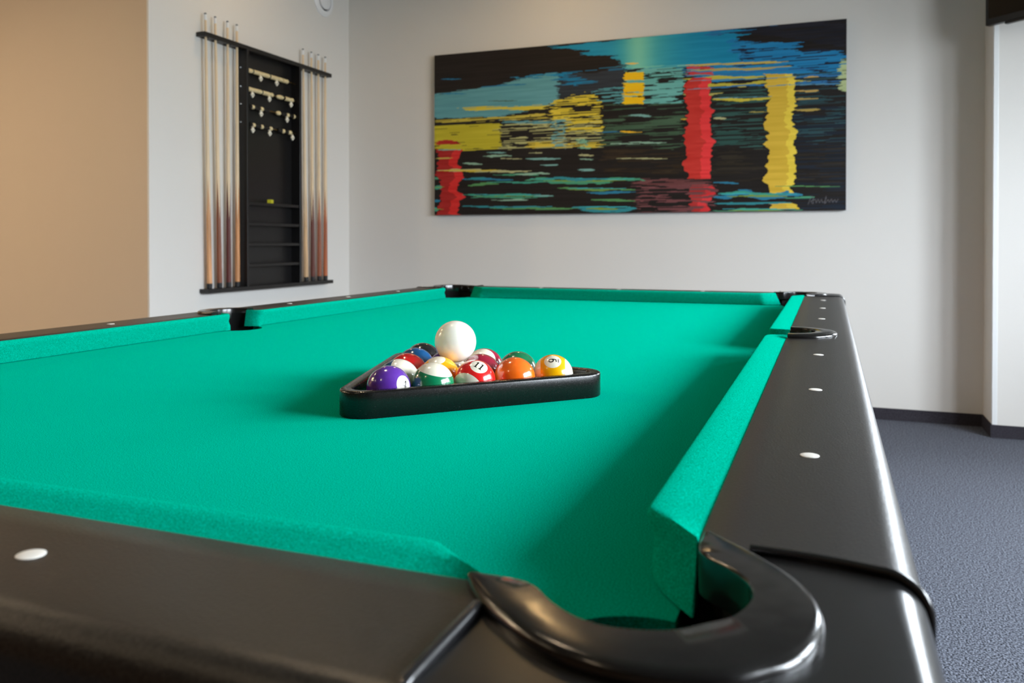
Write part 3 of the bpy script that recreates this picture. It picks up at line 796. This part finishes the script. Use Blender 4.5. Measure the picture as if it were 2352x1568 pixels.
# ------------------------------------------------------------------ cue rack on the left wall
rk = thing('cue_rack', 'black wall mounted cue rack with scoring beads and shelves', 'cue rack', (XL, 3.80, T - 0.07))
KO = Vector(rk.location)
def kbox(bm, lo, hi, bevel=0.0015):
    add_box(bm, [a - o for a, o in zip(lo, KO)], [a - o for a, o in zip(hi, KO)], bevel, 1); return bm
def kpart(name, bm, mat, parent=None): return obj(name, bm, mat, parent or rk, angle=35)
XF, XB = XL + 0.062, XL + 0.074        # front of the holders, front of the box
YA, YZ = 3.185, 4.420
BY0, BY1 = 3.520, 4.055
CUES_Y = [(3.220, 3.247), (3.298, 3.328), (3.400, 3.404), (3.480, 3.479), (4.126, 4.158), (4.220, 4.233), (4.300, 4.308), (4.382, 4.380)]
XC = XL + 0.034
bm = bmesh.new()
zt0, zt1 = T + 1.343, T + 1.368
kbox(bm, (XF - 0.010, YA, zt0), (XF, YZ, zt1)); kbox(bm, (XL, YA, zt0), (XL + 0.012, YZ, zt1))
edges = [YA] + [v for ya, yb in CUES_Y for v in ((ya - 0.013), (ya + 0.013))] + [YZ]
for a, b2 in zip(edges[::2], edges[1::2]): kbox(bm, (XL + 0.012, a, zt0), (XF - 0.010, b2, zt1), 0)
kpart('top_holder', bm, M['rackblack'])
kpart('bottom_holder', kbox(bmesh.new(), (XL, 3.205, T - 0.068), (XF, 4.435, T - 0.045)), M['rackblack'])
kpart('back_panel', kbox(bmesh.new(), (XL, BY0 + 0.018, T - 0.045), (XL + 0.006, BY1 - 0.018, zt0), 0), M['rackblack'])
for y in (BY0, BY1 - 0.018): kpart('side_panel', kbox(bmesh.new(), (XL, y, T - 0.045), (XB, y + 0.018, zt0)), M['rackblack'])
for z in (0.434, 0.312, 0.191, 0.068):
    kpart('shelf', kbox(bmesh.new(), (XL + 0.006, BY0 + 0.018, T + z), (XB - 0.006, BY1 - 0.018, T + z + 0.018)), M['rackblack'])
XM = XL + 0.036
ROWS = [
    (1.232, [(3.57, 3.611, 'c'), (3.611, 3.618, 'k'), (3.618, 3.688, 'c'), (3.689, 3.772, 'c'), (3.772, 3.779, 'k'), (3.779, 3.854, 'c'), (3.855, 3.902, 'c'), (3.907, 3.929, 'c'), (3.932, 3.964, 's')], [3.675, 3.830]),
    (1.122, [(3.571, 3.619, 'c'), (3.62, 3.697, 'c'), (3.697, 3.703, 'k'), (3.703, 3.775, 'c'), (3.776, 3.812, 's'), (3.844, 3.918, 's'), (3.918, 3.923, 'k'), (3.923, 3.978, 'c'), (3.979, 4.02, 's')], [3.598, 3.757, 3.975]),
    (1.020, [(3.580, 3.603, 'k'), (3.603, 3.631, 's'), (3.632, 3.681, 'k'), (3.682, 3.717, 's'), (3.718, 3.765, 'k'), (3.842, 3.886, 's'), (3.89, 3.94, 'k'), (3.941, 3.974, 's'), (3.976, 4.012, 'k'), (4.013, 4.033, 's')], [3.678, 3.934]),
    (0.913, [(3.582, 3.607, 'k'), (3.608, 3.638, 's'), (3.639, 3.686, 'k'), (3.687, 3.715, 's'), (3.716, 3.767, 'k'), (3.768, 3.801, 's'), (3.858, 3.895, 'k'), (3.897, 3.927, 's'), (3.928, 3.959, 'k'), (3.961, 4.000, 's')], [3.600, 3.760, 3.990]),
]
RY = Matrix.Rotation(math.radians(-90), 4, 'X')           # Z of a lathe along +Y
for z, beads, tags_ in ROWS:
    zz = T + z - KO.z; xx = XM - KO.x
    rod = kpart('rod', lathe([(0.0022, BY0 + 0.016 - KO.y), (0.0022, BY1 - 0.016 - KO.y)], 10, Matrix.Translation((xx, 0, zz)) @ RY), M['brass'])
    for a, b2, kd in beads:
        rr = 0.0135; n_ = b2 - a
        if kd == 's': pf = [(0.0024, 0)] + [(rr * math.sin(math.radians(t)) + 0.0004, n_ / 2 - n_ / 2 * math.cos(math.radians(t))) for t in range(12, 169, 12)] + [(0.0024, n_)]
        else: pf = [(rr * 0.8, 0), (rr * 0.97, n_ * 0.06), (rr, n_ * 0.18), (rr, n_ * 0.82), (rr * 0.97, n_ * 0.94), (rr * 0.8, n_)]
        kpart('bead', lathe(pf, 18, Matrix.Translation((xx, a - KO.y, zz)) @ RY), M['blackbead'] if kd == 'k' else M['cream'], rod)
    for y in tags_:
        bm = bmesh.new(); h = 0.0200
        pts = [(y - KO.y, zz - 0.012 + 0.0), (y - KO.y + h * 0.85, zz - 0.012 - h), (y - KO.y, zz - 0.012 - 2 * h), (y - KO.y - h * 0.85, zz - 0.012 - h)]
        fr = [bm.verts.new((xx + 0.019, py, pz)) for py, pz in pts]; bk = [bm.verts.new((xx + 0.009, py, pz)) for py, pz in pts]
        bm.faces.new(fr); bm.faces.new(bk[::-1])
        for k in range(4): bm.faces.new((fr[k], bk[k], bk[(k + 1) % 4], fr[(k + 1) % 4]))
        bmesh.ops.bevel(bm, geom=list(bm.edges), offset=0.0022, segments=2, affect='EDGES')
        add_lathe(bm, [(0.0035, 0.0), (0.0035, 0.010)], 10, Matrix.Translation((xx + 0.004, y - KO.y, zz - 0.012 - 0.002)) @ Matrix.Rotation(math.radians(90), 4, 'Y'))
        tg = kpart('number_tag', bm, M['tagwhite'], rod)
        kpart('tag_eyelet', lathe([(0.0042, 0), (0.0042, 0.0008)], 12, Matrix.Translation((xx + 0.0188, y - KO.y, zz - 0.012 - h * 1.15)) @ Matrix.Rotation(math.radians(90), 4, 'Y')), M['tagdot'], rod)
    kpart('screw_head', lathe([(0.0062, -0.001), (0.0062, 0.001), (0.0045, 0.0035), (0.0015, 0.0045)], 14, Matrix.Translation((XL + 0.029 - KO.x, BY0 - KO.y, zz + 0.006)) @ Matrix.Rotation(math.radians(90), 4, 'X')), M['steel'])
bm = box((-0.011, -0.011, 0), (0.011, 0.011, 0.022), 0.001, 1)
ck = obj('chalk_cube', bm, M['chalk'], None, (XB - 0.030, 3.772, T + 0.452), smooth=False)
ck.rotation_euler = (0, 0, math.radians(18)); ck.scale = (1.25, 1.6, 1.05)
tag(ck, 'small yellow chalk cube on the top shelf of the cue rack', 'chalk')
obj('worn_top', lathe([(0.0075, 0.0), (0.0085, 0.0004), (0.004, -0.0002 + 0.0006)], 14, Matrix.Translation((0, 0, 0.0220))), M['chalkdark'], ck)

# cues
def cue_mat(name, butt, shaft, splice, amp, seed):
    mt = new_mat(name, lin(*butt), 0.5, 0.4, coat=0.12, coat_rough=0.25)
    N, Lk, b = nodes(mt)
    tc = N.new('ShaderNodeTexCoord'); sx = N.new('ShaderNodeSeparateXYZ'); Lk.new(tc.outputs['Object'], sx.inputs[0])
    def mth(op, a, bb=None, v=None):
        q = N.new('ShaderNodeMath'); q.operation = op
        Lk.new(a, q.inputs[0])
        if bb is not None: Lk.new(bb, q.inputs[1])
        if v is not None: q.inputs[1].default_value = v
        return q.outputs[0]
    ang = mth('ARCTAN2', sx.outputs['Y'], sx.outputs['X'])
    tri_ = mth('PINGPONG', mth('ADD', mth('MULTIPLY', ang, v=4 / (2 * math.pi)), v=8 + seed * 0.17), v=0.5)
    edge = mth('ADD', mth('MULTIPLY', tri_, v=2 * amp), v=splice)
    msk = mth('GREATER_THAN', sx.outputs['Z'], edge)
    nz = N.new('ShaderNodeTexNoise'); mp = N.new('ShaderNodeMapping'); mp.inputs['Scale'].default_value = (60, 60, 2.5); mp.inputs['Location'].default_value = (seed, seed * 2, seed)
    Lk.new(tc.outputs['Object'], mp.inputs[0]); Lk.new(mp.outputs[0], nz.inputs['Vector']); nz.inputs['Scale'].default_value = 2.0; nz.inputs['Detail'].default_value = 4
    def two(cl, k):
        r_ = N.new('ShaderNodeValToRGB'); r_.color_ramp.elements[0].position = 0.3; r_.color_ramp.elements[1].position = 0.7
        r_.color_ramp.elements[0].color = lin(*[v * (1 - k) for v in cl]); r_.color_ramp.elements[1].color = lin(*[min(255, v * (1 + k)) for v in cl])
        Lk.new(nz.outputs['Fac'], r_.inputs[0]); return r_.outputs[0]
    mx = N.new('ShaderNodeMix'); mx.data_type = 'RGBA'
    Lk.new(two(butt, 0.16), mx.inputs['A']); Lk.new(two(shaft, 0.05), mx.inputs['B']); Lk.new(msk, mx.inputs['Factor'])
    Lk.new(mx.outputs['Result'], b.inputs['Base Color'])
    return mt
CUES = [
    ((206, 152, 106), 0.39, 0.23, 'light tan butted wooden cue, leftmost in the rack'),
    ((132, 78, 52), 0.39, 0.23, 'brown butted wooden cue, second from the left in the rack'),
    ((92, 40, 34), 0.39, 0.23, 'dark reddish brown butted cue, third from the left in the rack'),
    ((198, 140, 92), 0.39, 0.23, 'tan butted wooden cue against the left side of the bead board'),
    ((216, 178, 134), 0.39, 0.23, 'pale maple butted cue against the right side of the bead board'),
    ((96, 46, 34), 0.39, 0.23, 'dark brown butted cue, third from the right in the rack'),
    ((150, 84, 54), 0.39, 0.23, 'mid brown butted cue, second from the right in the rack'),
    ((168, 92, 52), 0.39, 0.23, 'orange brown butted cue, rightmost in the rack'),
]
ZB0 = T - 0.045
def rad(z): return 0.0150 - (0.0150 - 0.0064) * min(1, max(0, (z - 0.03) / 1.47)) ** 0.92
for k, ((ya, yb), (butt, spl, amp, label)) in enumerate(zip(CUES_Y, CUES)):
    t = thing('billiard_cue', label, 'cue', (XC, yb, ZB0), 'cues in the wall rack')
    H = 1.524
    t.rotation_euler = (math.atan2(-(ya - yb), H), 0, 0)
    mt = cue_mat('cue_wood_%d' % k, butt, (232, 208, 172), spl, amp, k)
    obj('bumper', lathe([(0.0120, 0.0), (0.0150, 0.003), (0.0153, 0.026), (0.0150, 0.030)], 20), M['rubber'], t)
    zs = [0.030, 0.12, 0.24, 0.36, 0.50]; obj('butt', lathe([(rad(z), z) for z in zs], 24), mt, t)
    zs = [0.500, 0.70, 0.95, 1.20, 1.40, 1.484]; obj('shaft', lathe([(rad(z), z) for z in zs], 24), mt, t)
    obj('ferrule', lathe([(0.0072, 1.484), (0.0072, 1.516)], 18), M['ferrule'], t)
    obj('cue_tip', lathe([(0.0065, 1.516), (0.0064, 1.521), (0.0045, 1.524)], 18), M['tip'], t)

# ------------------------------------------------------------------ air valve on the left wall, television at the right
vz, vy, vr = T + 1.877, 4.409, 0.1126
va = thing('air_vent', 'round white ventilation valve high on the left wall', 'air vent', (XL, vy, vz))
RX = Matrix.Rotation(math.radians(90), 4, 'Y')
bm = bmesh.new(); seg = 56; rws = []
for r_, h in ((vr, 0.0), (vr, 0.006), (vr - 0.008, 0.014), (vr - 0.024, 0.020), (vr - 0.036, 0.018), (vr - 0.040, 0.008), (vr - 0.041, 0.0)):
    rws.append([Vector((h, r_ * math.cos(2 * math.pi * k / seg), r_ * math.sin(2 * math.pi * k / seg))) for k in range(seg)])
add_loft(bm, rws, False, True); obj('outer_ring', bm, M['white'], va)
obj('throat', lathe([(vr - 0.040, 0.0005), (vr - 0.040, 0.004)], 48, RX), M['dark'], va)
obj('valve_disc', lathe([(vr - 0.055, 0.004), (vr - 0.047, 0.012), (vr - 0.048, 0.020), (vr - 0.060, 0.025), (0.01, 0.027)], 48, RX), M['white'], va)

ang = math.radians(46)
tvx = Vector((math.sin(ang), -math.cos(ang), 0)); tvn = Vector((-math.cos(ang), -math.sin(ang), 0))
tv = thing('television', 'black flat television hung in the upper right corner beside the pillar', 'television', (0.857, 4.375, T + 1.318))
mw = Matrix((tvx, -tvn, Vector((0, 0, 1)))).transposed().to_4x4(); mw.translation = tv.location; tv.matrix_world = mw
TW, THt = 1.02, 0.60
obj('frame', box((0, 0.0, 0.0), (TW, 0.035, THt), 0.004), M['tv'], tv)
obj('screen', box((0.018, -0.0015, 0.032), (TW - 0.018, 0.002, THt - 0.018)), M['screen'], tv, smooth=False)
obj('back_shell', box((0.12, 0.035, 0.03), (TW - 0.12, 0.065, THt - 0.10), 0.008), M['tv'], tv)
obj('lower_strip', box((0.10, 0.004, -0.012), (TW - 0.10, 0.030, 0.0), 0.002), M['tv'], tv)
bm = bmesh.new()
mid = mw @ Vector((TW / 2, 0.065, THt / 2)); tgt = Vector((mid.x + 0.10, PY, mid.z))
inv = mw.inverted()
add_tube(bm, [inv @ mid, inv @ tgt], 0.022, 12)
obj('wall_arm', bm, M['tv'], tv)

# ------------------------------------------------------------------ warm ceiling downlights
def lamp_mat(name, strength, color=(1.0, 0.76, 0.49, 1)):
    mt = bpy.data.materials.new(name); mt.use_nodes = True
    nt = mt.node_tree; nt.nodes.clear(); em = nt.nodes.new('ShaderNodeEmission'); om = nt.nodes.new('ShaderNodeOutputMaterial'); nt.links.new(em.outputs[0], om.inputs[0])
    em.inputs[0].default_value = color; em.inputs[1].default_value = strength
    return mt
M['lamp_ring'] = new_mat('brushed_ring', lin(200, 200, 200), 0.3, metal=1.0)
LAMPS = [(-1.18, 1.09, 0.028, 1300, 'above the ball triangle'), (-1.45, 4.00, 0.065, 125, 'in front of the painting'), (-2.62, 3.35, 0.065, 60, 'beside the cue rack'), (-3.60, 1.30, 0.030, 1500, 'left of the pool table'),
         (-1.30, -1.40, 0.035, 420, 'behind the near rail'), (-3.60, -1.30, 0.030, 900, 'near the back corner of the room'), (-4.9, 0.45, 0.045, 2500, 'facing the warm-lit wall'),
         (-5.0, -0.6, 0.045, 700, 'over the empty floor on the left'), (-6.2, 0.40, 0.045, 2500, 'at the far left end of the warm-lit wall')]
for k, (x, y, rb, stren, where) in enumerate(LAMPS):
    d = thing('ceiling_downlight', 'small round warm recessed ceiling downlight ' + where, 'ceiling light', (x, y, ZC), 'ceiling downlights')
    bm = bmesh.new(); rws = []
    for r_, z in ((rb + 0.022, 0.0), (rb + 0.022, -0.004), (rb + 0.009, -0.006), (rb + 0.001, -0.001), (rb + 0.001, 0.0)):
        rws.append([Vector((r_ * math.cos(2 * math.pi * q / 28), r_ * math.sin(2 * math.pi * q / 28), z)) for q in range(28)])
    add_loft(bm, rws, False, True); obj('ring', bm, M['lamp_ring'], d)
    obj('bulb', lathe([(rb, -0.0008), (rb, -0.0014)], 24), lamp_mat('halogen_glow_%d' % k, stren, (1.0, 0.64, 0.28, 1) if rb > 0.06 else (1.0, 0.76, 0.49, 1)), d, smooth=False)
